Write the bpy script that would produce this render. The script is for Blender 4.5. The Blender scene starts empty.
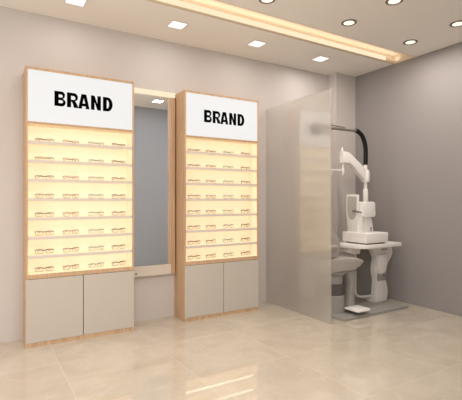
import bpy, bmesh, math, random
from mathutils import Vector, Matrix
random.seed(4)
SC = bpy.context.scene
COL = SC.collection
PI = math.pi

# ------------------------------------------------------------ helpers
def lin(r, g, b):
    def f(c):
        c /= 255.0
        return c / 12.92 if c <= 0.04045 else ((c + 0.055) / 1.055) ** 2.4
    return (f(r), f(g), f(b), 1.0)

def principled(name, col, rough=0.5, spec=0.4, metal=0.0, emis=None, estr=0.0, noise=0.0, nscale=8.0, **kw):
    m = bpy.data.materials.new(name)
    m.use_nodes = True
    nt = m.node_tree
    b = nt.nodes['Principled BSDF']
    b.inputs['Base Color'].default_value = col
    b.inputs['Roughness'].default_value = rough
    b.inputs['Specular IOR Level'].default_value = spec
    b.inputs['Metallic'].default_value = metal
    if emis:
        b.inputs['Emission Color'].default_value = emis
        b.inputs['Emission Strength'].default_value = estr
    for k, v in kw.items():
        b.inputs[k].default_value = v
    if noise:
        tc = nt.nodes.new('ShaderNodeTexCoord')
        n = nt.nodes.new('ShaderNodeTexNoise')
        n.inputs['Scale'].default_value = nscale
        n.inputs['Detail'].default_value = 4
        mx = nt.nodes.new('ShaderNodeMix'); mx.data_type = 'RGBA'
        mx.inputs['A'].default_value = [c * (1 - noise) for c in col[:3]] + [1]
        mx.inputs['B'].default_value = [min(1, c * (1 + noise)) for c in col[:3]] + [1]
        nt.links.new(tc.outputs['Object'], n.inputs['Vector'])
        nt.links.new(n.outputs['Fac'], mx.inputs['Factor'])
        nt.links.new(mx.outputs['Result'], b.inputs['Base Color'])
    return m

def wood_material():
    m = bpy.data.materials.new('oak_veneer'); m.use_nodes = True
    nt = m.node_tree; b = nt.nodes['Principled BSDF']
    tc = nt.nodes.new('ShaderNodeTexCoord')
    mp = nt.nodes.new('ShaderNodeMapping'); mp.inputs['Scale'].default_value = (26, 26, 1.6)
    n = nt.nodes.new('ShaderNodeTexNoise'); n.inputs['Scale'].default_value = 2.2; n.inputs['Detail'].default_value = 6
    r = nt.nodes.new('ShaderNodeValToRGB')
    r.color_ramp.elements[0].position = 0.3; r.color_ramp.elements[0].color = lin(186, 151, 117)
    r.color_ramp.elements[1].position = 0.72; r.color_ramp.elements[1].color = lin(212, 178, 143)
    nt.links.new(tc.outputs['Object'], mp.inputs['Vector']); nt.links.new(mp.outputs['Vector'], n.inputs['Vector'])
    nt.links.new(n.outputs['Fac'], r.inputs['Fac']); nt.links.new(r.outputs['Color'], b.inputs['Base Color'])
    b.inputs['Roughness'].default_value = 0.5; b.inputs['Specular IOR Level'].default_value = 0.3
    return m

def floor_material():
    m = bpy.data.materials.new('polished_marble_tile'); m.use_nodes = True
    nt = m.node_tree; b = nt.nodes['Principled BSDF']; L = nt.links.new
    tc = nt.nodes.new('ShaderNodeTexCoord')
    # tile grid, 0.8 m, lines at x = 0.52 + 0.8 k, y = 2.62 + 0.8 k
    sep = nt.nodes.new('ShaderNodeSeparateXYZ'); L(tc.outputs['Object'], sep.inputs[0])
    def line(sock, off):
        a = nt.nodes.new('ShaderNodeMath'); a.operation = 'SUBTRACT'; a.inputs[1].default_value = off; L(sock, a.inputs[0])
        p = nt.nodes.new('ShaderNodeMath'); p.operation = 'PINGPONG'; p.inputs[1].default_value = 0.4; L(a.outputs[0], p.inputs[0])
        c = nt.nodes.new('ShaderNodeMath'); c.operation = 'LESS_THAN'; c.inputs[1].default_value = 0.0035; L(p.outputs[0], c.inputs[0])
        return c
    lx, ly = line(sep.outputs[0], 0.52), line(sep.outputs[1], 2.62)
    mxl = nt.nodes.new('ShaderNodeMath'); mxl.operation = 'MAXIMUM'; L(lx.outputs[0], mxl.inputs[0]); L(ly.outputs[0], mxl.inputs[1])
    # a different piece of marble in every tile
    def cell(sock, off):
        a = nt.nodes.new('ShaderNodeMath'); a.operation = 'SUBTRACT'; a.inputs[1].default_value = off; L(sock, a.inputs[0])
        d = nt.nodes.new('ShaderNodeMath'); d.operation = 'DIVIDE'; d.inputs[1].default_value = 0.8; L(a.outputs[0], d.inputs[0])
        f = nt.nodes.new('ShaderNodeMath'); f.operation = 'FLOOR'; L(d.outputs[0], f.inputs[0]); return f
    cmb = nt.nodes.new('ShaderNodeCombineXYZ'); L(cell(sep.outputs[0], 0.52).outputs[0], cmb.inputs[0]); L(cell(sep.outputs[1], 2.62).outputs[0], cmb.inputs[1])
    wn = nt.nodes.new('ShaderNodeTexWhiteNoise'); L(cmb.outputs[0], wn.inputs['Vector'])
    sc = nt.nodes.new('ShaderNodeVectorMath'); sc.operation = 'SCALE'; sc.inputs['Scale'].default_value = 7; L(wn.outputs['Color'], sc.inputs[0])
    ad = nt.nodes.new('ShaderNodeVectorMath'); L(tc.outputs['Object'], ad.inputs[0]); L(sc.outputs[0], ad.inputs[1])
    n = nt.nodes.new('ShaderNodeTexNoise'); n.inputs['Scale'].default_value = 2.2; n.inputs['Detail'].default_value = 7; n.inputs['Distortion'].default_value = 1.2
    L(ad.outputs[0], n.inputs['Vector'])
    r = nt.nodes.new('ShaderNodeValToRGB')
    r.color_ramp.elements[0].position = 0.3; r.color_ramp.elements[0].color = lin(192, 180, 164)
    r.color_ramp.elements[1].position = 0.7; r.color_ramp.elements[1].color = lin(206, 195, 179)
    e = r.color_ramp.elements.new(0.5); e.color = lin(199, 187, 170)
    L(n.outputs['Fac'], r.inputs['Fac'])
    n2 = nt.nodes.new('ShaderNodeTexNoise'); n2.inputs['Scale'].default_value = 1.5; n2.inputs['Detail'].default_value = 5; n2.inputs['Distortion'].default_value = 2.5
    L(ad.outputs[0], n2.inputs['Vector'])
    v = nt.nodes.new('ShaderNodeMath'); v.operation = 'SUBTRACT'; v.inputs[1].default_value = 0.5; L(n2.outputs['Fac'], v.inputs[0])
    va = nt.nodes.new('ShaderNodeMath'); va.operation = 'ABSOLUTE'; L(v.outputs[0], va.inputs[0])
    vr = nt.nodes.new('ShaderNodeMapRange'); vr.inputs['From Min'].default_value = 0.0; vr.inputs['From Max'].default_value = 0.02
    vr.inputs['To Min'].default_value = 0.35; vr.inputs['To Max'].default_value = 0.0; L(va.outputs[0], vr.inputs['Value'])
    mv = nt.nodes.new('ShaderNodeMix'); mv.data_type = 'RGBA'; mv.inputs['B'].default_value = lin(213, 204, 191)
    L(vr.outputs[0], mv.inputs['Factor']); L(r.outputs['Color'], mv.inputs['A'])
    mg = nt.nodes.new('ShaderNodeMix'); mg.data_type = 'RGBA'; mg.inputs['B'].default_value = lin(219, 210, 197)
    gm = nt.nodes.new('ShaderNodeMath'); gm.operation = 'MULTIPLY'; gm.inputs[1].default_value = 0.4; L(mxl.outputs[0], gm.inputs[0])
    L(gm.outputs[0], mg.inputs['Factor']); L(mv.outputs['Result'], mg.inputs['A'])
    L(mg.outputs['Result'], b.inputs['Base Color'])
    b.inputs['Roughness'].default_value = 0.045
    b.inputs['Specular IOR Level'].default_value = 1.0
    return m

def glass_panel_material():
    # frosted pane with a polished, reflective face
    m = bpy.data.materials.new('frosted_glass'); m.use_nodes = True
    nt = m.node_tree; b = nt.nodes['Principled BSDF']; L = nt.links.new
    b.inputs['Base Color'].default_value = lin(244, 240, 234)
    b.inputs['Roughness'].default_value = 0.35
    b.inputs['Transmission Weight'].default_value = 0.8
    b.inputs['IOR'].default_value = 1.3
    b.inputs['Specular IOR Level'].default_value = 0.2
    b.inputs['Coat Weight'].default_value = 1.0
    b.inputs['Coat Roughness'].default_value = 0.0
    b.inputs['Coat IOR'].default_value = 2.2
    tr = nt.nodes.new('ShaderNodeBsdfTransparent'); mx = nt.nodes.new('ShaderNodeMixShader'); mx.inputs[0].default_value = 0.28
    L(b.outputs[0], mx.inputs[1]); L(tr.outputs[0], mx.inputs[2]); L(mx.outputs[0], nt.nodes['Material Output'].inputs['Surface'])
    return m

def emission(name, col, strength):
    m = bpy.data.materials.new(name); m.use_nodes = True
    nt = m.node_tree; nt.nodes.clear()
    e = nt.nodes.new('ShaderNodeEmission'); o = nt.nodes.new('ShaderNodeOutputMaterial')
    e.inputs['Color'].default_value = col; e.inputs['Strength'].default_value = strength
    nt.links.new(e.outputs[0], o.inputs[0]); return m

M = dict(
    wall=principled('warm_white_paint', lin(206, 198, 192), 0.75, 0.2, noise=0.012, nscale=2),
    grey_wall=principled('grey_paint', lin(152, 146, 144), 0.7, 0.2, noise=0.012, nscale=2),
    blue_wall=principled('blue_grey_paint', lin(172, 178, 188), 0.75, 0.2, noise=0.01, nscale=2),
    ceiling=principled('ceiling_paint', lin(242, 237, 229), 0.85, 0.1, noise=0.01, nscale=2),
    cove=principled('cove_paint', lin(225, 208, 186), 0.85, 0.1, noise=0.01, nscale=3),
    floor=floor_material(),
    wood=wood_material(),
    lacquer=principled('off_white_lacquer', lin(196, 187, 175), 0.35, 0.35, noise=0.01, nscale=5),
    shelf=principled('white_shelf', lin(214, 203, 190), 0.4, 0.3, noise=0.01, nscale=5),
    glow_back=principled('cream_panel_added_glow', lin(240, 228, 206), 0.6, 0.2, emis=lin(255, 232, 198), estr=0.28, noise=0.012, nscale=6),  # plain cream panel; added emission stands in for the shelf lighting on it
    valance=principled('cream_valance', lin(232, 204, 162), 0.6, 0.2, noise=0.01, nscale=6),
    inner=principled('cream_lining', lin(240, 228, 206), 0.55, 0.2, emis=lin(255, 232, 198), estr=0.16, noise=0.01, nscale=6),  # slight emission puts the shelf light into the lining itself
    sign=principled('sign_acrylic', lin(120, 120, 120), 0.35, 0.1, emis=(1, 1, 1.0, 1), estr=0.70, noise=0.004, nscale=4),
    black=principled('black_vinyl', lin(5, 5, 5), 0.7, 0.0, noise=0.02, nscale=20),
    gap=principled('shadow_gap_black', lin(70, 64, 58), 0.7, 0.1, noise=0.02, nscale=20),
    led=emission('warm_led', lin(255, 241, 218), 4.6),
    lightbar=emission('warm_light_bar', lin(255, 239, 206), 1.0),
    cove_led=emission('cove_led', lin(255, 234, 198), 1.05),
    lamp_white=emission('white_diffuser', lin(255, 250, 245), 1.25),
    lamp_warm=emission('warm_diffuser', lin(255, 243, 220), 1.3),
    lampframe=principled('white_metal_frame', lin(215, 205, 195), 0.4, 0.3, noise=0.01),
    ring=principled('bronze_ring', lin(120, 108, 98), 0.4, 0.5, metal=0.4, noise=0.02),
    mirror=principled('mirror_silver', (0.93, 0.94, 0.95, 1), 0.0, 0.5, metal=1.0),
    glass=glass_panel_material(),
    white_plastic=principled('white_plastic', lin(244, 240, 235), 0.35, 0.4, noise=0.01, nscale=10),
    light_grey=principled('light_grey_plastic', lin(196, 190, 183), 0.45, 0.35, noise=0.015, nscale=10),
    pale_grey=principled('pale_grey_shell', lin(228, 223, 216), 0.4, 0.35, noise=0.012, nscale=10),
    mid_grey=principled('mid_grey_enamel', lin(158, 153, 147), 0.45, 0.35, noise=0.015, nscale=10),
    platform=principled('platform_grey', lin(160, 156, 151), 0.5, 0.3, noise=0.03, nscale=60),
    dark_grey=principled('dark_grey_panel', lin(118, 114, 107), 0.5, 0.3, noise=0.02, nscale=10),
    upholstery=principled('grey_vinyl_upholstery', lin(176, 168, 160), 0.55, 0.3, noise=0.03, nscale=30),
    band=principled('charcoal_rubber', lin(92, 86, 84), 0.6, 0.3, noise=0.03, nscale=30),
    hose=principled('black_rubber_hose', lin(14, 13, 13), 0.5, 0.3, noise=0.03, nscale=40),
    steel=principled('brushed_steel', lin(150, 143, 134), 0.3, 0.5, metal=0.6, noise=0.03, nscale=30),
    screw=principled('steel_screw', lin(120, 114, 108), 0.35, 0.5, metal=0.7, noise=0.02),
    lens=principled('demo_lens', (1, 1, 1, 1), 0.02, 0.4, **{'Transmission Weight': 1.0, 'IOR': 1.02}),
    f_black=principled('black_acetate', lin(14, 12, 11), 0.3, 0.4, noise=0.03, nscale=60),
    f_brown=principled('tortoise_brown_acetate', lin(92, 58, 22), 0.3, 0.4, noise=0.25, nscale=120),
    f_teal=principled('pale_teal_acetate', lin(60, 128, 130), 0.3, 0.4, noise=0.05, nscale=60),
    f_dark=principled('dark_brown_acetate', lin(34, 22, 14), 0.3, 0.4, noise=0.15, nscale=90),
)

SHIFT = Vector((0, 0, 0))               # placement of the examination corner
class MB:
    """collects shapes (world coordinates) into one mesh"""
    def __init__(self): self.bm = bmesh.new()
    def _merge(self, b2):
        me = bpy.data.meshes.new('tmp'); b2.to_mesh(me); b2.free()
        self.bm.from_mesh(me); bpy.data.meshes.remove(me); return self
    def box(self, x0, x1, y0, y1, z0, z1, bev=0.0, seg=2, rot=None):
        b = bmesh.new()
        bmesh.ops.create_cube(b, size=1)
        for v in b.verts:
            v.co = Vector(((x0 + x1) / 2 + v.co.x * (x1 - x0), (y0 + y1) / 2 + v.co.y * (y1 - y0), (z0 + z1) / 2 + v.co.z * (z1 - z0)))
        if bev: bmesh.ops.bevel(b, geom=b.edges[:], offset=bev, segments=seg, affect='EDGES', profile=0.5)
        if rot is not None:
            c = Vector(((x0 + x1) / 2, (y0 + y1) / 2, (z0 + z1) / 2))
            bmesh.ops.rotate(b, verts=b.verts, cent=c, matrix=rot)
        return self._merge(b)
    def prism(self, pts, axis, a0, a1, bev=0.0, seg=2):
        """polygon (2-D) extruded along an axis: 'x' (pts y,z) 'y' (pts x,z) 'z' (pts x,y)"""
        b = bmesh.new()
        def mk(p, a):
            return {'x': (a, p[0], p[1]), 'y': (p[0], a, p[1]), 'z': (p[0], p[1], a)}[axis]
        v0 = [b.verts.new(mk(p, a0)) for p in pts]; v1 = [b.verts.new(mk(p, a1)) for p in pts]
        n = len(pts)
        f0 = b.faces.new(v0); f1 = b.faces.new(v1[::-1])
        for i in range(n): b.faces.new((v0[i], v1[i], v1[(i + 1) % n], v0[(i + 1) % n]))
        bmesh.ops.recalc_face_normals(b, faces=b.faces)
        if bev:
            ed = [e for e in b.edges if (e.verts[0] in v0 and e.verts[1] in v0) or (e.verts[0] in v1 and e.verts[1] in v1)]
            bmesh.ops.bevel(b, geom=ed, offset=bev, segments=seg, affect='EDGES', profile=0.5)
        return self._merge(b)
    def tube(self, pts, r, seg=12, cap=True, closed=False):
        """round tube along a polyline; r a number or a list"""
        b = bmesh.new(); P = [Vector(p) for p in pts]; n = len(P)
        R = r if isinstance(r, (list, tuple)) else [r] * n
        rings = []; prev = None
        for i in range(n):
            if closed: t = P[(i + 1) % n] - P[i - 1]
            elif i == 0: t = P[1] - P[0]
            elif i == n - 1: t = P[-1] - P[-2]
            else: t = (P[i + 1] - P[i]).normalized() + (P[i] - P[i - 1]).normalized()
            t.normalize()
            if prev is None:
                u = t.orthogonal().normalized()
                if abs(t.z) < 0.9: u = t.cross(Vector((0, 0, 1))).normalized()
            else:
                u = (prev - t * prev.dot(t)).normalized()
            prev = u; w = t.cross(u)
            rings.append([b.verts.new(P[i] + R[i] * (math.cos(2 * PI * k / seg) * u + math.sin(2 * PI * k / seg) * w)) for k in range(seg)])
        for i in range(n if closed else n - 1):
            A, B = rings[i], rings[(i + 1) % n]
            for k in range(seg): b.faces.new((A[k], A[(k + 1) % seg], B[(k + 1) % seg], B[k]))
        if cap and not closed:
            b.faces.new(rings[0][::-1]); b.faces.new(rings[-1])
        bmesh.ops.recalc_face_normals(b, faces=b.faces)
        return self._merge(b)
    def lathe(self, prof, cx, cy, seg=40):
        """prof = [(r, z)...] about a vertical axis"""
        b = bmesh.new(); rings = []
        for r, z in prof:
            rings.append([b.verts.new((cx + r * math.cos(2 * PI * k / seg), cy + r * math.sin(2 * PI * k / seg), z)) for k in range(seg)])
        for A, B in zip(rings, rings[1:]):
            for k in range(seg): b.faces.new((A[k], A[(k + 1) % seg], B[(k + 1) % seg], B[k]))
        b.faces.new(rings[0]); b.faces.new(rings[-1])
        bmesh.ops.recalc_face_normals(b, faces=b.faces)
        return self._merge(b)
    def quad(self, *pts):
        self.bm.faces.new([self.bm.verts.new(p) for p in pts]); return self
    def build(self, name, mat, parent=None, smooth=False, origin=None):
        """origin: world position the mesh hangs from when it has no parent"""
        me = bpy.data.meshes.new(name)
        off = Vector((0, 0, 0)); p = parent
        while p is not None: off += p.location; p = p.parent
        if parent is None and origin is not None: off = Vector(origin)
        for v in self.bm.verts: v.co += SHIFT - off
        self.bm.to_mesh(me); self.bm.free()
        me.materials.append(mat)
        if smooth:
            for f in me.polygons: f.use_smooth = True
            me.set_sharp_from_angle(angle=math.radians(40))
        o = bpy.data.objects.new(name, me); COL.objects.link(o)
        if parent is not None: o.parent = parent
        elif origin is not None: o.location = Vector(origin)
        return o

def tag(o, label, cat, group=None):
    o['label'] = label; o['category'] = cat
    if group: o['group'] = group
    return o
def thing(name, loc, label, cat, group=None):
    o = bpy.data.objects.new(name, None); COL.objects.link(o); o.location = Vector(loc) + SHIFT
    o.empty_display_size = 0.1
    return tag(o, label, cat, group)
def struct(name, mb, mat):
    o = mb.build(name, mat); o['kind'] = 'structure'; return o
def dup(root, loc, rotz, label):
    r = root.copy(); COL.objects.link(r); r.location = loc; r.rotation_euler = (0, 0, rotz); r['label'] = label
    for ch in list(root.children):
        c = ch.copy(); COL.objects.link(c); c.parent = r
        for g in list(ch.children):
            d = g.copy(); COL.objects.link(d); d.parent = c
    return r
def smooth_path(ctrl, n=10):
    """Catmull-Rom through control points"""
    P = [Vector(p) for p in ctrl]; P = [2 * P[0] - P[1]] + P + [2 * P[-1] - P[-2]]
    out = []
    for i in range(1, len(P) - 2):
        for k in range(n):
            t = k / n; a, b, c, d = P[i - 1:i + 3]
            out.append(0.5 * ((2 * b) + (c - a) * t + (2 * a - 5 * b + 4 * c - d) * t * t + (3 * b - a - 3 * c + d) * t ** 3))
    out.append(P[-2]); return out

# ------------------------------------------------------------ room shell
WY, RX, CH = 4.18, 4.458, 2.971          # back wall, right wall, ceiling height
X0, Y0 = -2.6, -2.6
struct('floor', MB().box(X0, RX + .1, Y0, WY + .1, -0.1, 0.0), M['floor'])
struct('wall_back', MB().box(X0, RX + .1, WY, WY + 0.1, 0, CH + .25), M['wall'])
struct('wall_right', MB().box(RX, RX + 0.1, 0.6, WY, 0, CH + .25), M['grey_wall'])
struct('wall_front', MB().box(1.78, RX, 0.75, 0.89, 0, CH + .1), M['blue_wall'])
struct('trim_1', MB().box(4.088, RX, WY - 0.145, WY, 0, CH), M['wall'])       # pilaster in the corner
SY0, SY1, SD = 3.101, 3.424, 0.10       # ceiling slot
cl = MB()
cl.box(X0, RX, SY1, WY, CH, CH + .2).box(X0, RX, Y0, SY0, CH, CH + .2)
struct('ceiling', cl, M['ceiling'])
struct('trim_2', MB().box(X0, RX, SY0 - .005, SY1 + .005, CH + SD, CH + SD + .05).box(X0, RX, SY1 - .012, SY1 - .001, CH + .0015, CH + SD)
       .box(X0, RX, SY0 + .001, SY0 + .012, CH + .0015, CH + SD).box(RX - .006, RX - .0005, SY0 + .012, SY1 - .012, CH + .001, CH + SD), M['cove'])
# LED strip along the wall-side face of the slot
strip = thing('cove_light_strip', (0.9, SY1 - .02, CH + .03), 'long glowing warm light strip inside the recessed ceiling channel', 'light strip')
MB().box(X0 + .05, RX - .16, SY1 - .024, SY1 - .0125, CH + .012, CH + .070, .003).build('diffuser', M['cove_led'], strip)
MB().box(X0 + .05, RX - .16, SY1 - .030, SY1 - .0125, CH + .004, CH + .0115).build('mounting_rail', M['cove'], strip)

# ------------------------------------------------------------ ceiling lights
def area(name, loc, size, power, col, rot=(0, 0, 0), sx=None, spread=None):
    l = bpy.data.lights.new(name, 'AREA'); l.energy = power; l.color = col; l.size = size
    if sx: l.shape = 'RECTANGLE'; l.size_y = sx
    if spread: l.spread = spread
    o = bpy.data.objects.new(name, l); COL.objects.link(o); o.location = loc; o.rotation_euler = rot; return o
WARM, NEUT = (1.0, 0.94, 0.87), (1.0, 0.96, 0.93)
def square_light(x, y, label, power=1.8):
    t = thing('square_downlight', (x, y, CH), label, 'ceiling light', 'square ceiling downlights')
    h = .082; mb = MB()
    for a in ((-h, h, -h, -h + .007), (-h, h, h - .007, h), (-h, -h + .007, -h + .007, h - .007), (h - .007, h, -h + .007, h - .007)):
        mb.box(x + a[0], x + a[1], y + a[2], y + a[3], CH - .006, CH)
    mb.build('frame', M['lampframe'], t)
    MB().box(x - h + .007, x + h - .007, y - h + .007, y + h - .007, CH - .004, CH).build('diffuser', M['lamp_white'], t)
    area('square_downlight_lamp', (x, y, CH - .0075), .146, power, NEUT)
for x, y, lab in ((0.70, 3.735, 'square white ceiling downlight above the left display cabinet, at the photo top edge'),
                  (1.645, 3.735, 'square white ceiling downlight above the gap between the two cabinets'),
                  (2.588, 3.735, 'square white ceiling downlight above the right display cabinet'),
                  (3.525, 3.735, 'square white ceiling downlight nearest the corner, behind the frosted partition'),
                  (2.626, 1.485, 'square white ceiling downlight seen only as a reflection in the mirror')):
    square_light(x, y, lab, 4.0 if x > 3.4 else 1.8)
def round_light(x, y, label):
    t = thing('round_downlight', (x, y, CH), label, 'ceiling light', 'round ceiling downlights')
    MB().lathe([(.050, CH), (.050, CH - .004), (.066, CH - .009), (.073, CH - .004), (.073, CH)], x, y, 40).build('trim_ring', M['ring'], t, smooth=True)
    MB().lathe([(.049, CH - .001), (.051, CH - .0058), (.002, CH - .0068)], x, y, 32).build('diffuser', M['lamp_warm'], t, smooth=True)
    area('round_downlight_lamp', (x, y, CH - .02), .09, 6, WARM)
for x, y, lab in ((2.092, 2.865, 'round ceiling downlight left of all others, half cut by the photo top'),
                  (3.041, 2.833, 'round warm ceiling downlight in the middle of the row beside the glowing channel'),
                  (3.985, 2.838, 'round warm ceiling downlight closest to the right end of the glowing channel'),
                  (3.042, 2.322, 'round ceiling downlight at the photo top edge, in the outer row'),
                  (3.963, 2.303, 'round ceiling downlight at the right edge of the photo, near the grey wall')):
    round_light(x, y, lab)

# ------------------------------------------------------------ lettering
def glyph(ch, w, h, s):
    """outer and inner outlines of a heavy grotesque capital; s = stem width"""
    hs = s * 0.80                                              # horizontal stroke
    def arc(cx, cy, rx, ry, a0, a1, n=10):
        return [(cx + rx * math.cos(math.radians(a0 + (a1 - a0) * i / n)), cy + ry * math.sin(math.radians(a0 + (a1 - a0) * i / n))) for i in range(n + 1)]
    if ch == 'N':
        return [[(0, 0), (s * .92, 0), (s * .92, h * .56), (w - s * .92, 0), (w, 0), (w, h), (w - s * .92, h), (w - s * .92, h * .44), (s * .92, h), (0, h)]]
    if ch == 'A':
        a = w * .5
        out = [(0, 0), (s * 1.02, 0), (w * .32, h * .17), (w * .68, h * .17), (w - s * 1.02, 0), (w, 0), (a + s * .62, h), (a - s * .62, h)]
        return [out, [(w * .385, h * .36), (a, h * .74), (w * .615, h * .36)]]
    if ch == 'D':
        ry = h / 2; rx = w * .55
        out = [(0, 0)] + arc(w - rx, ry, rx, ry, -90, 90, 18) + [(0, h)]
        iy = h / 2 - hs; irx = rx - s * .98
        inn = [(s, hs)] + arc(w - rx, h / 2, irx, iy, -90, 90, 14) + [(s, h - hs)]
        return [out, inn]
    if ch in 'BR':
        m = h * .50 if ch == 'B' else h * .44                  # waist
        ru = (h - m) / 2
        upw = w * .95 if ch == 'B' else w * .95
        up = arc(upw - ru * .9, m + ru, ru * .9, ru, -75, 90, 10)
        iu = [(s, m + hs * .42)] + arc(upw - ru * .95, m + hs * .42 + (h - hs - m - hs * .42) / 2, s * .36, (h - hs - m - hs * .42) / 2, -90, 90, 6) + [(s, h - hs)]
        if ch == 'B':
            rl = (m + h * .02) / 2
            lo = arc(w - rl * .95, rl, rl * .95, rl, -90, 80, 10)
            out = [(0, 0)] + lo + up + [(0, h)]
            t = m - hs * .42
            il = [(s, hs)] + arc(w - rl * 1.02, (hs + t) / 2, s * .40, (t - hs) / 2, -90, 90, 6) + [(s, t)]
            return [out, iu, il]
        out = [(0, 0), (s, 0), (s, h * .40), (s * 1.12, h * .40), (w * .42, h * .36), (w * .52, h * .24), (w - s * 1.18, 0), (w, 0), (w * .86, h * .27), (w * .76, h * .39), (w * .70, h * .425)] + up + [(0, h)]
        return [out, iu]
def lettering(parent, x0, zb, y):
    cu = bpy.data.curves.new('lettering', 'CURVE'); cu.dimensions = '2D'; cu.fill_mode = 'BOTH'; cu.extrude = 0.0012
    x = 0.0; H = .131
    for ch, xa, w in (('B', 0, .092), ('R', .104, .098), ('A', .199, .099), ('N', .311, .089), ('D', .419, .089)):
        for poly in glyph(ch, w, H, .0342):
            sp = cu.splines.new('POLY'); sp.points.add(len(poly) - 1); sp.use_cyclic_u = True
            for p, q in zip(sp.points, poly): p.co = (q[0] + xa, q[1], 0, 1)
    tmp = bpy.data.objects.new('tmp', cu); me = bpy.data.meshes.new_from_object(tmp); bpy.data.objects.remove(tmp)
    me.name = 'lettering'; me.materials.clear(); me.materials.append(M['black'])
    me.transform(Matrix.Translation(Vector((x0, y, zb))) @ Matrix.Rotation(PI / 2, 4, 'X'))
    off = Vector((0, 0, 0)); p = parent
    while p is not None: off += p.location; p = p.parent
    me.transform(Matrix.Translation(-off))
    o = bpy.data.objects.new('lettering', me); COL.objects.link(o); o.parent = parent; o['label'] = 'black bold capital letters reading BRAND'
    return o

# ------------------------------------------------------------ display cabinets
FY = 3.908                             # front plane
BP = 4.086                             # face of the back panel
ROWS = [1.769, 1.605, 1.441, 1.276, 1.110, 0.945, 0.782]      # shelf tops
LEDGE = 0.622
def cabinet(xl, xr, label, letter_x):
    t = thing('display_cabinet', ((xl + xr) / 2, WY - .12, 0), label, 'display cabinet', 'tall eyewear display cabinets')
    T = .016
    MB().box(xl, xl + T, FY, WY - .002, 0.0, 2.4, .001).build('side_panel', M['wood'], t)
    MB().box(xr - T, xr, FY, WY - .002, 0.0, 2.4, .001).build('side_panel', M['wood'], t)
    MB().box(xl + T, xr - T, FY, WY - .002, 2.378, 2.4, .001).build('top_panel', M['wood'], t)
    MB().box(xl + T, xr - T, FY + .004, WY - .01, 0.0, .034, .001).build('plinth', M['wood'], t)
    MB().box(xl - .001, xr + .001, FY - .004, FY + .0, .584, LEDGE, .001).box(xl + T, xr - T, FY, BP, .585, LEDGE - .006).build('base_ledge', M['wood'], t)
    MB().box(xl + T, xr - T, FY + .002, BP, LEDGE - .0058, LEDGE).build('ledge_surface', M['inner'], t)
    MB().box(xl + T, xr - T, FY + .001, FY + .03, 1.922, 1.933, .001).build('header_rail', M['wood'], t)
    MB().box(xl + T, xr - T, FY + .012, FY + .03, 1.900, 1.9219).build('header_valance', M['valance'], t)
    # light box and its sign
    MB().box(xl + T, xr - T, FY + .03, BP, 1.917, 1.934).build('header_soffit', M['inner'], t)
    sg = MB().box(xl + T, xr - T, FY + .004, FY + .03, 1.934, 2.378, .001).build('sign_panel', M['sign'], t)
    lettering(sg, letter_x, 2.0875, FY + .0028)
    MB().box(xl + T, xr - T, BP, BP + .02, LEDGE - .05, 1.934).build('back_panel', M['glow_back'], t)
    for sx in (xl + T, xr - T - .004):
        MB().box(sx, sx + .004, FY + .014, BP, LEDGE, 1.917).build('inner_lining', M['inner'], t)
    xa, xb = xl + T + .004, xr - T - .004
    def led(z, par):
        MB().box(xa + .02, xb - .02, FY + .052, FY + .066, z - .005, z - .0005, .001).build('light_strip', M['led'], par)
    hs = [o for o in t.children if o.name.startswith('header_soffit')][0]
    led(1.917, hs)
    for z in ROWS:
        s = MB().box(xa, xb, FY + .010, BP, z - .014, z, .001).build('shelf', M['inner'], t)
        MB().box(xa, xb, FY + .001, FY + .0098, z - .026, z, .001).build('shelf_edge', M['shelf'], s)
        led(z - .014, s)
    xm = (xl + xr) / 2
    MB().box(xl + T, xr - T, FY + .022, BP + .01, .034, .585).build('lower_box', M['gap'], t)
    for a, b in ((xl + .001, xm - .003), (xm + .003, xr - .001)):
        MB().box(a, b, FY - .001, FY + .018, .036, .580, .0015).build('door', M['lacquer'], t)
    return t
C1, C2 = (0.328, 1.269), (1.8035, 2.732)
cabinet(*C1, 'tall oak eyewear cabinet with BRAND sign and lit shelves, left one of the two', .555)
cabinet(*C2, 'tall oak eyewear cabinet with BRAND sign, right one beside the frosted glass partition', 2.030)

# ------------------------------------------------------------ glasses
def make_glasses(name, mat, loc, rotz, label, group, half_rim):
    t = thing(name, (0, 0, 0), label, 'glasses', group)
    W, H = .056, .034
    fr = MB()
    for s in (-1, 1):
        cx = s * .0405; cz = H / 2 + .002
        pts = []
        r = .010
        for ox, oz, a0 in ((W / 2 - r, H / 2 - r, 0), (-W / 2 + r, H / 2 - r, 90), (-W / 2 + r, -H / 2 + r, 180), (W / 2 - r, -H / 2 + r, 270)):
            for k in range(4):
                a = math.radians(a0 + k * 30)
                pts.append((cx + ox + r * math.cos(a), 0, cz + oz + r * math.sin(a)))
        fr.tube(pts, .0014, 6, closed=True)
        fr.tube([(cx - W / 2 + .006, 0, cz + H / 2 - .001), (cx + W / 2 - .006, 0, cz + H / 2 - .001)], half_rim, 6)
        fr.tube([(s * .0685, 0, cz + .010), (s * .0715, .004, cz + .010)], .0038, 6)
    fr.tube(smooth_path([(-.0130, 0, .024), (-.006, -.001, .0285), (.006, -.001, .0285), (.0130, 0, .024)], 4), .0036, 6)
    fr.build('frame', mat, t, smooth=True)
    for s in (-1, 1):
        cx = s * .0405
        MB().box(cx - W / 2 + .003, cx + W / 2 - .003, -.0006, .0006, .005, H, .0004).build('lens', M['lens'], t)
        MB().tube(smooth_path([(s * .0715, .004, .029), (s * .069, .010 + .002 * s, .0285), (s * .030, .012 + .002 * s, .028), (-s * .030, .013 + .002 * s, .026), (-s * .058, .013 + .002 * s, .008)], 4), .0018, 6).build('temple', mat, t, smooth=True)
    for c_ in t.children: c_.data.transform(Matrix.Scale(1.06, 4))
    t.location = loc; t.rotation_euler = (0, 0, rotz)
    return t
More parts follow.
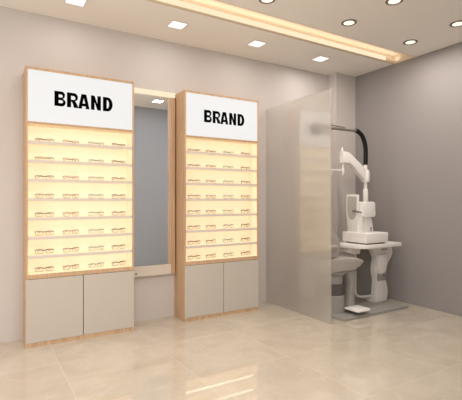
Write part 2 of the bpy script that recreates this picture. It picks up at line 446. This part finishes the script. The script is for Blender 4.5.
KINDS = [('f_black', .0022, 'thin black glasses facing straight out', 0.0),
         ('f_brown', .0016, 'tortoise brown glasses turned sideways', 0.30),
         ('f_teal', .0020, 'pale teal glasses', 0.16),
         ('f_dark', .0026, 'dark brown glasses turned sideways', 0.30)]
PLACES = ['first from left', 'second from left', 'third from left', 'last on the right']
SHELF = ['top shelf', 'second shelf down', 'third shelf down', 'fourth shelf down', 'fourth shelf from bottom', 'third shelf from bottom', 'second shelf from bottom', 'bottom ledge']
FX = [(0.172, 0.41, 0.652, 0.879), (0.179, 0.403, 0.645, 0.892)]
protos = {}
for ci, (xl, xr) in enumerate((C1, C2)):
    side = 'left' if ci == 0 else 'right'
    for ri, z in enumerate(ROWS + [LEDGE]):
        for k, (mat, hr, desc, rz) in enumerate(KINDS):
            label = '%s, %s, %s, %s cabinet' % (desc, PLACES[k], SHELF[ri], side)
            loc = (xl + FX[ci][k] * (xr - xl), FY + .122, z + .0002)
            if k not in protos:
                protos[k] = make_glasses('glasses', M[mat], loc, rz, label, 'glasses on the lit display shelves', hr)
            else:
                dup(protos[k], loc, rz, label)

# ------------------------------------------------------------ mirror between the cabinets
mx0, mx1, MY = 1.274, 1.788, 4.135
t = thing('wall_mirror', ((mx0 + mx1) / 2, WY, .46), 'tall wall mirror with warm light bar on top, between the two cabinets', 'mirror')
MB().box(mx0, mx1, MY + .006, WY - .001, .473, 2.405).build('backing_board', M['lacquer'], t)
MB().box(mx0 + .018, mx1 - .045, MY, MY + .0055, .580, 2.352).build('mirror_glass', M['mirror'], t)
MB().box(mx0, mx0 + .018, MY - .006, MY + .0055, .580, 2.352, .001).build('stile', M['wood'], t)
MB().box(mx1 - .045, mx1, MY - .012, MY + .0055, .473, 2.352, .001).build('stile', M['wood'], t)
MB().box(mx0, mx1, MY - .025, MY + .0055, 2.356, 2.405, .003).build('light_bar', M['lightbar'], t)
bt = MB().box(mx0, mx1 - .0455, MY - .016, MY + .0055, .473, .577, .002).build('bottom_rail', M['shelf'], t)
sc_ = MB().tube([(mx0 + .085, MY - .0225, .505), (mx0 + .085, MY - .0155, .505)], .008, 16).build('screw', M['screw'], bt)

# ------------------------------------------------------------ frosted glass partition
GX = 3.037
t = thing('glass_partition', (GX, (3.074 + WY) / 2, 0), 'tall frosted glass partition standing out from the back wall', 'partition')
MB().box(GX, GX + .012, 3.074, WY - .001, .004, 2.39, .001).build('glass_pane', M['glass'], t)
MB().box(GX - .001, GX + .013, 3.074, WY - .001, 0, .004).build('bottom_seal', M['light_grey'], t)

SHIFT = Vector((-0.017, -0.071, 0))
# ------------------------------------------------------------ platform, examination chair
pf = MB().box(3.23, 4.285, 3.135, 4.02, 0, .028, .003).build('equipment_platform', M['platform'], None, origin=Vector((3.75, 3.58, 0)) + SHIFT)
tag(pf, 'flat grey floor platform under the eye examination chair and instrument table', 'platform')
PZ = .0282
ch = thing('examination_chair', (3.36, 3.42, PZ), 'grey upholstered eye examination chair partly behind the frosted glass', 'chair')
MB().lathe([(.10, PZ), (.128, PZ), (.128, .215), (.122, .222), (.10, .222)], 3.362, 3.425, 48).build('base', M['mid_grey'], ch, smooth=True)
MB().lathe([(.10, .2225), (.124, .2225), (.124, .345), (.10, .345)], 3.362, 3.425, 48).build('collar', M['band'], ch, smooth=True)
MB().lathe([(.07, .3455), (.112, .3455), (.112, .42), (.16, .47), (.16, .478), (.05, .478)], 3.362, 3.425, 48).build('lift_column', M['mid_grey'], ch, smooth=True)
MB().prism([(3.10, .479), (3.54, .479), (3.64, .52), (3.70, .566), (3.685, .588), (3.60, .616), (3.46, .628), (3.30, .632), (3.14, .628), (3.10, .60)], 'y', 3.27, 3.69, .022, 3).build('seat', M['upholstery'], ch, smooth=True)
MB().prism([(3.26, .634), (3.34, .66), (3.365, .74), (3.355, .82), (3.31, .885), (3.24, .94), (3.19, 1.03), (3.135, 1.12), (3.09, 1.11), (3.10, .98), (3.12, .80), (3.13, .64)], 'y', 3.30, 3.66, .020, 3).build('backrest', M['upholstery'], ch, smooth=True)
MB().box(3.085, 3.15, 3.37, 3.59, 1.14, 1.30, .028, 3).tube([(3.115, 3.48, 1.09), (3.115, 3.48, 1.16)], .014).build('headrest', M['upholstery'], ch, smooth=True)
for y in (3.245, 3.715):
    MB().tube(smooth_path([(3.14, y, .52), (3.12, y, .68), (3.16, y, .745), (3.20, y, .755)], 6), .016, 10).box(3.09, 3.245, y - .028, y + .028, .745, .785, .014, 3).build('armrest', M['upholstery'], ch, smooth=True)
MB().prism([(3.47, .478), (3.60, .478), (3.58, .40), (3.575, .20), (3.58, .075), (3.53, .055), (3.475, .055), (3.50, .15), (3.515, .36)], 'y', 3.30, 3.42, .008, 2).build('leg_support', M['mid_grey'], ch, smooth=True)
fp = MB().prism([(3.415, 3.13), (3.435, 3.11), (3.60, 3.11), (3.62, 3.13), (3.62, 3.30), (3.415, 3.30)], 'z', .070, .092, .006, 2).build('footrest', M['white_plastic'], ch, smooth=True)
MB().box(3.48, 3.595, 3.27, 3.32, .055, .0695, .003).build('footrest_bracket', M['mid_grey'], fp)

# ------------------------------------------------------------ instrument table
tb = thing('instrument_table', (4.15, 3.5, PZ), 'white instrument table with curved column leg, pole arm and black lamp hose', 'instrument table')
TZ = .758
top = [(3.665, 3.235), (3.70, 3.225), (4.27, 3.225), (4.295, 3.235), (4.30, 3.26), (4.30, 3.66), (3.58, 3.66), (3.55, 3.64), (3.545, 3.56), (3.56, 3.47), (3.60, 3.34), (3.635, 3.265)]
MB().prism(top, 'z', TZ - .044, TZ, .006, 2).build('tabletop', M['white_plastic'], tb, smooth=True)
R_ = [(.60, 4.372), (.655, 4.385), (.70, 4.36)]
prof = smooth_path([(4.077, 0, PZ), (4.072, 0, .10), (4.080, 0, .20), (4.086, 0, .30), (4.062, 0, .42), (4.076, 0, .52), (4.080, 0, .59), (4.035, 0, .65), (3.965, 0, .70)], 6)
prof2 = smooth_path([(4.300, 0, .70), (4.358, 0, .675), (4.380, 0, .62), (4.360, 0, .56), (4.295, 0, .48), (4.268, 0, .40), (4.258, 0, .30), (4.292, 0, .18), (4.290, 0, .09), (4.280, 0, PZ)], 6)
poly = [(p.x, p.z) for p in prof] + [(3.96, .713), (4.28, .713)] + [(p.x, p.z) for p in prof2]
col_ = MB().prism(poly, 'y', 3.425, 3.60, .010, 2).build('column', M['pale_grey'], tb, smooth=True)
bay = [(4.096, .285), (4.245, .285), (4.248, .385)] + [(4.172 + .077 * math.cos(a), .395 - .035 * math.sin(a)) for a in [PI * k / 8 for k in range(1, 8)]] + [(4.094, .385)]
by = MB().prism(bay, 'y', 3.421, 3.4248).build('equipment_bay', M['mid_grey'], col_)
MB().tube([(4.205, 3.405, .345), (4.205, 3.4205, .345)], .012, 16).build('knob', M['dark_grey'], by, smooth=True)
# convex drawer front above the bay
dr = [(4.095 - .0, .60)] + [(4.172 + .085 * math.cos(a), .50 - .125 * math.sin(a)) for a in [PI - PI * k / 12 for k in range(13)]][0:13] + [(4.25, .60)]
MB().prism(dr, 'y', 3.405, 3.4245, .008, 2).build('drawer_front', M['white_plastic'], col_, smooth=True)
MB().box(4.17, 4.26, 3.415, 3.4245, .655, .668, .002).build('drawer_slot', M['mid_grey'], col_)
loop = smooth_path([(3.80, 3.50, .713), (3.805, 3.50, .50), (3.80, 3.50, .25), (3.812, 3.50, .155), (3.87, 3.50, .115), (3.98, 3.50, .10), (4.085, 3.50, .10)], 6)
MB().tube(loop, .014, 12).build('side_frame', M['pale_grey'], tb, smooth=True)
MB().prism([(3.80, .713), (3.805, .50), (3.80, .25), (3.815, .16), (3.87, .12), (3.98, .105), (4.085, .102), (4.09, .30), (4.07, .42), (4.085, .55), (4.03, .66), (3.97, .713)], 'y', 3.497, 3.503).build('side_panel', M['dark_grey'], tb)  # added dark sheet; shade inside the loop is put into its colour
MB().prism([(3.60, .713), (3.615, .655), (3.66, .635), (3.775, .635), (3.79, .713)], 'y', 3.40, 3.56, .012, 2).build('under_bracket', M['pale_grey'], tb, smooth=True)
# upright pole standing on the back of the table
px, py = 4.105, 3.61
MB().tube([(px, py, TZ), (px, py, 1.24), (px, py, 1.2401), (px, py, 1.385), (px, py, 1.40), (px, py, 1.4001), (px, py, 1.50)],
          [.031, .031, .031, .031, .024, .020, .020], 24).build('pole', M['white_plastic'], tb, smooth=True)
# swing arm on the pole and what it carries
arm = MB().prism([(4.085, 1.485), (4.125, 1.535), (4.10, 1.635), (4.04, 1.668), (3.80, 1.828), (3.74, 1.836), (3.69, 1.838), (3.685, 1.70), (3.80, 1.698), (3.85, 1.672), (4.05, 1.505)], 'y', py - .035, py + .035, .014, 3).build('swing_arm', M['white_plastic'], tb, smooth=True)
MB().lathe([(.030, 1.482), (.045, 1.482), (.050, 1.50), (.050, 1.60), (.040, 1.632), (.025, 1.64)], px, py, 32).build('pivot_joint', M['white_plastic'], arm, smooth=True)
MB().tube([(3.702, py, 1.835), (3.702, py, 1.86), (3.700, py, 1.89)], [.016, .012, .008], 14).build('top_pin', M['white_plastic'], arm, smooth=True)
MB().tube([(3.715, py, 1.705), (3.715, py, 1.555)], .009, 12).tube([(3.715, py, 1.64), (3.715, py, 1.585)], .017, 16).build('drop_rod', M['white_plastic'], arm, smooth=True)
MB().tube([(3.715, py, 1.612), (3.60, py, 1.612), (3.44, py, 1.612)], .009, 12).build('cross_rod', M['white_plastic'], arm, smooth=True)
hd = MB()
for s in (-1, 1):
    hd.tube([(3.405, py + s * .058, 1.56), (3.435, py + s * .058, 1.56)], .060, 28)
hd.box(3.408, 3.444, py - .05, py + .05, 1.55, 1.63, .006)
hd.build('lens_head', M['light_grey'], arm, smooth=True)
# lamp on its black hose
lp = MB().tube(smooth_path([(px, py, 1.695), (px + .003, py, 1.80), (px + .002, py, 1.89), (px - .018, py, 1.975), (px - .065, py, 2.055), (px - .135, py, 2.098), (px - .17, py, 2.106)], 8), .0265, 20).build('lamp_hose', M['hose'], tb, smooth=True)
MB().tube([(px, py, 1.635), (px, py, 1.70)], .022, 20).build('socket', M['white_plastic'], lp, smooth=True)
MB().tube([(px - .165, py, 2.104), (3.86, py, 2.103), (3.42, py, 2.098)], .0155, 14).tube([(3.72, py - .02, 2.122), (3.42, py - .02, 2.135)], .007, 10).build('lamp_rod', M['steel'], lp, smooth=True)
MB().tube([(3.43, py, 2.10), (3.40, py, 2.10), (3.37, py, 2.088), (3.27, py, 2.06), (3.26, py, 2.058)], [.02, .04, .06, .085, .078], 24).build('lamp_head', M['steel'], lp, smooth=True)

# ------------------------------------------------------------ instrument on the table
ins = thing('eye_test_instrument', (3.865, 3.41, TZ), 'white tabletop eye testing instrument on the instrument table', 'optical instrument')
MB().box(3.715, 4.02, 3.255, 3.56, TZ + .0005, TZ + .018, .004).build('foot_plate', M['dark_grey'], ins)
MB().box(3.685, 4.052, 3.230, 3.595, TZ + .016, .888, .010, 3).build('base', M['white_plastic'], ins, smooth=True)
hd = MB().prism([(3.764, 1.228), (3.775, 1.236), (3.915, 1.240), (3.940, 1.228), (3.952, 1.085), (3.935, 1.065), (3.80, 1.062), (3.764, 1.075)], 'y', 3.325, 3.54, .006, 2)
hd.build('measuring_head', M['white_plastic'], ins, smooth=True)
MB().prism([(3.80, 1.066), (3.90, 1.066), (3.925, .97), (3.935, .886), (3.795, .886)], 'y', 3.345, 3.48, .006, 2).build('neck', M['pale_grey'], ins, smooth=True)
MB().box(3.875, 3.90, 3.342, 3.3445, .90, .95, .001).build('label_plate', M['mid_grey'], ins)
MB().prism([(3.73, .886), (3.795, .886), (3.80, 1.07), (3.775, 1.19), (3.76, 1.20), (3.745, 1.10)], 'y', 3.36, 3.52, .012, 3).build('chin_support', M['white_plastic'], ins, smooth=True)
pan = [(3.392, 1.322), (3.552, 1.327), (3.566, 1.31), (3.566, 1.10), (3.54, .886), (3.40, .886), (3.388, 1.10), (3.383, 1.31)]
fr_ = MB().prism(pan, 'x', 3.722, 3.740, .004, 2).build('forehead_frame', M['white_plastic'], ins, smooth=True)
inset = [(3.412, 1.300), (3.536, 1.303), (3.545, 1.29), (3.545, 1.14)] + [(3.477 + .066 * math.cos(a), 1.13 - .10 * math.sin(a)) for a in [PI * k / 8 for k in range(1, 8)]] + [(3.408, 1.14), (3.404, 1.29)]
MB().prism(inset, 'x', 3.7195, 3.7218).build('grey_inset', M['light_grey'], fr_)
MB().tube([(3.69, 3.43, 1.132), (3.7190, 3.43, 1.137)], .013, 14).tube([(3.695, 3.43, 1.134), (3.735, 3.345, 1.118)], .008, 10).build('adjusting_knob', M['dark_grey'], fr_, smooth=True)

# ------------------------------------------------------------ light and world
area('added_fill_lamp', (0.6, 0.3, CH - .03), 1.6, 75, (1.0, .96, .92), sx=1.6)  # soft fill lamp added overhead out of view, with no fixture
area('added_side_fill_lamp', (-1.2, 2.2, CH - .03), 1.2, 16, (1.0, .96, .92), sx=1.2)  # second fill lamp added out of view on the left, with no fixture
area('cove_lamp', (.95, SY1 - .07, CH + .030), 7.0, 3.5, (1.0, .87, .70), rot=(PI, 0, 0), sx=.05)
w = bpy.data.worlds.new('shop_ambient'); SC.world = w; w.use_nodes = True
w.node_tree.nodes['Background'].inputs['Color'].default_value = (1.0, .975, .96, 1)
w.node_tree.nodes['Background'].inputs['Strength'].default_value = 1.45

# ------------------------------------------------------------ camera
cd = bpy.data.cameras.new('camera'); cam = bpy.data.objects.new('camera', cd); COL.objects.link(cam)
cd.sensor_fit = 'HORIZONTAL'; cd.sensor_width = 36.0; cd.lens = 414.6 / 462 * 36
cam.location = (0, 0, 1.26)
cam.rotation_euler = (PI / 2, 0, -(PI / 2 - 1.0272))
cd.clip_start = 0.05
SC.camera = cam
SC.view_settings.view_transform = 'Standard'
SC.view_settings.look = 'None'
SC.cycles.use_denoising = True
SC.cycles.max_bounces = 10
SC.cycles.diffuse_bounces = 5
SC.cycles.sample_clamp_indirect = 6.0
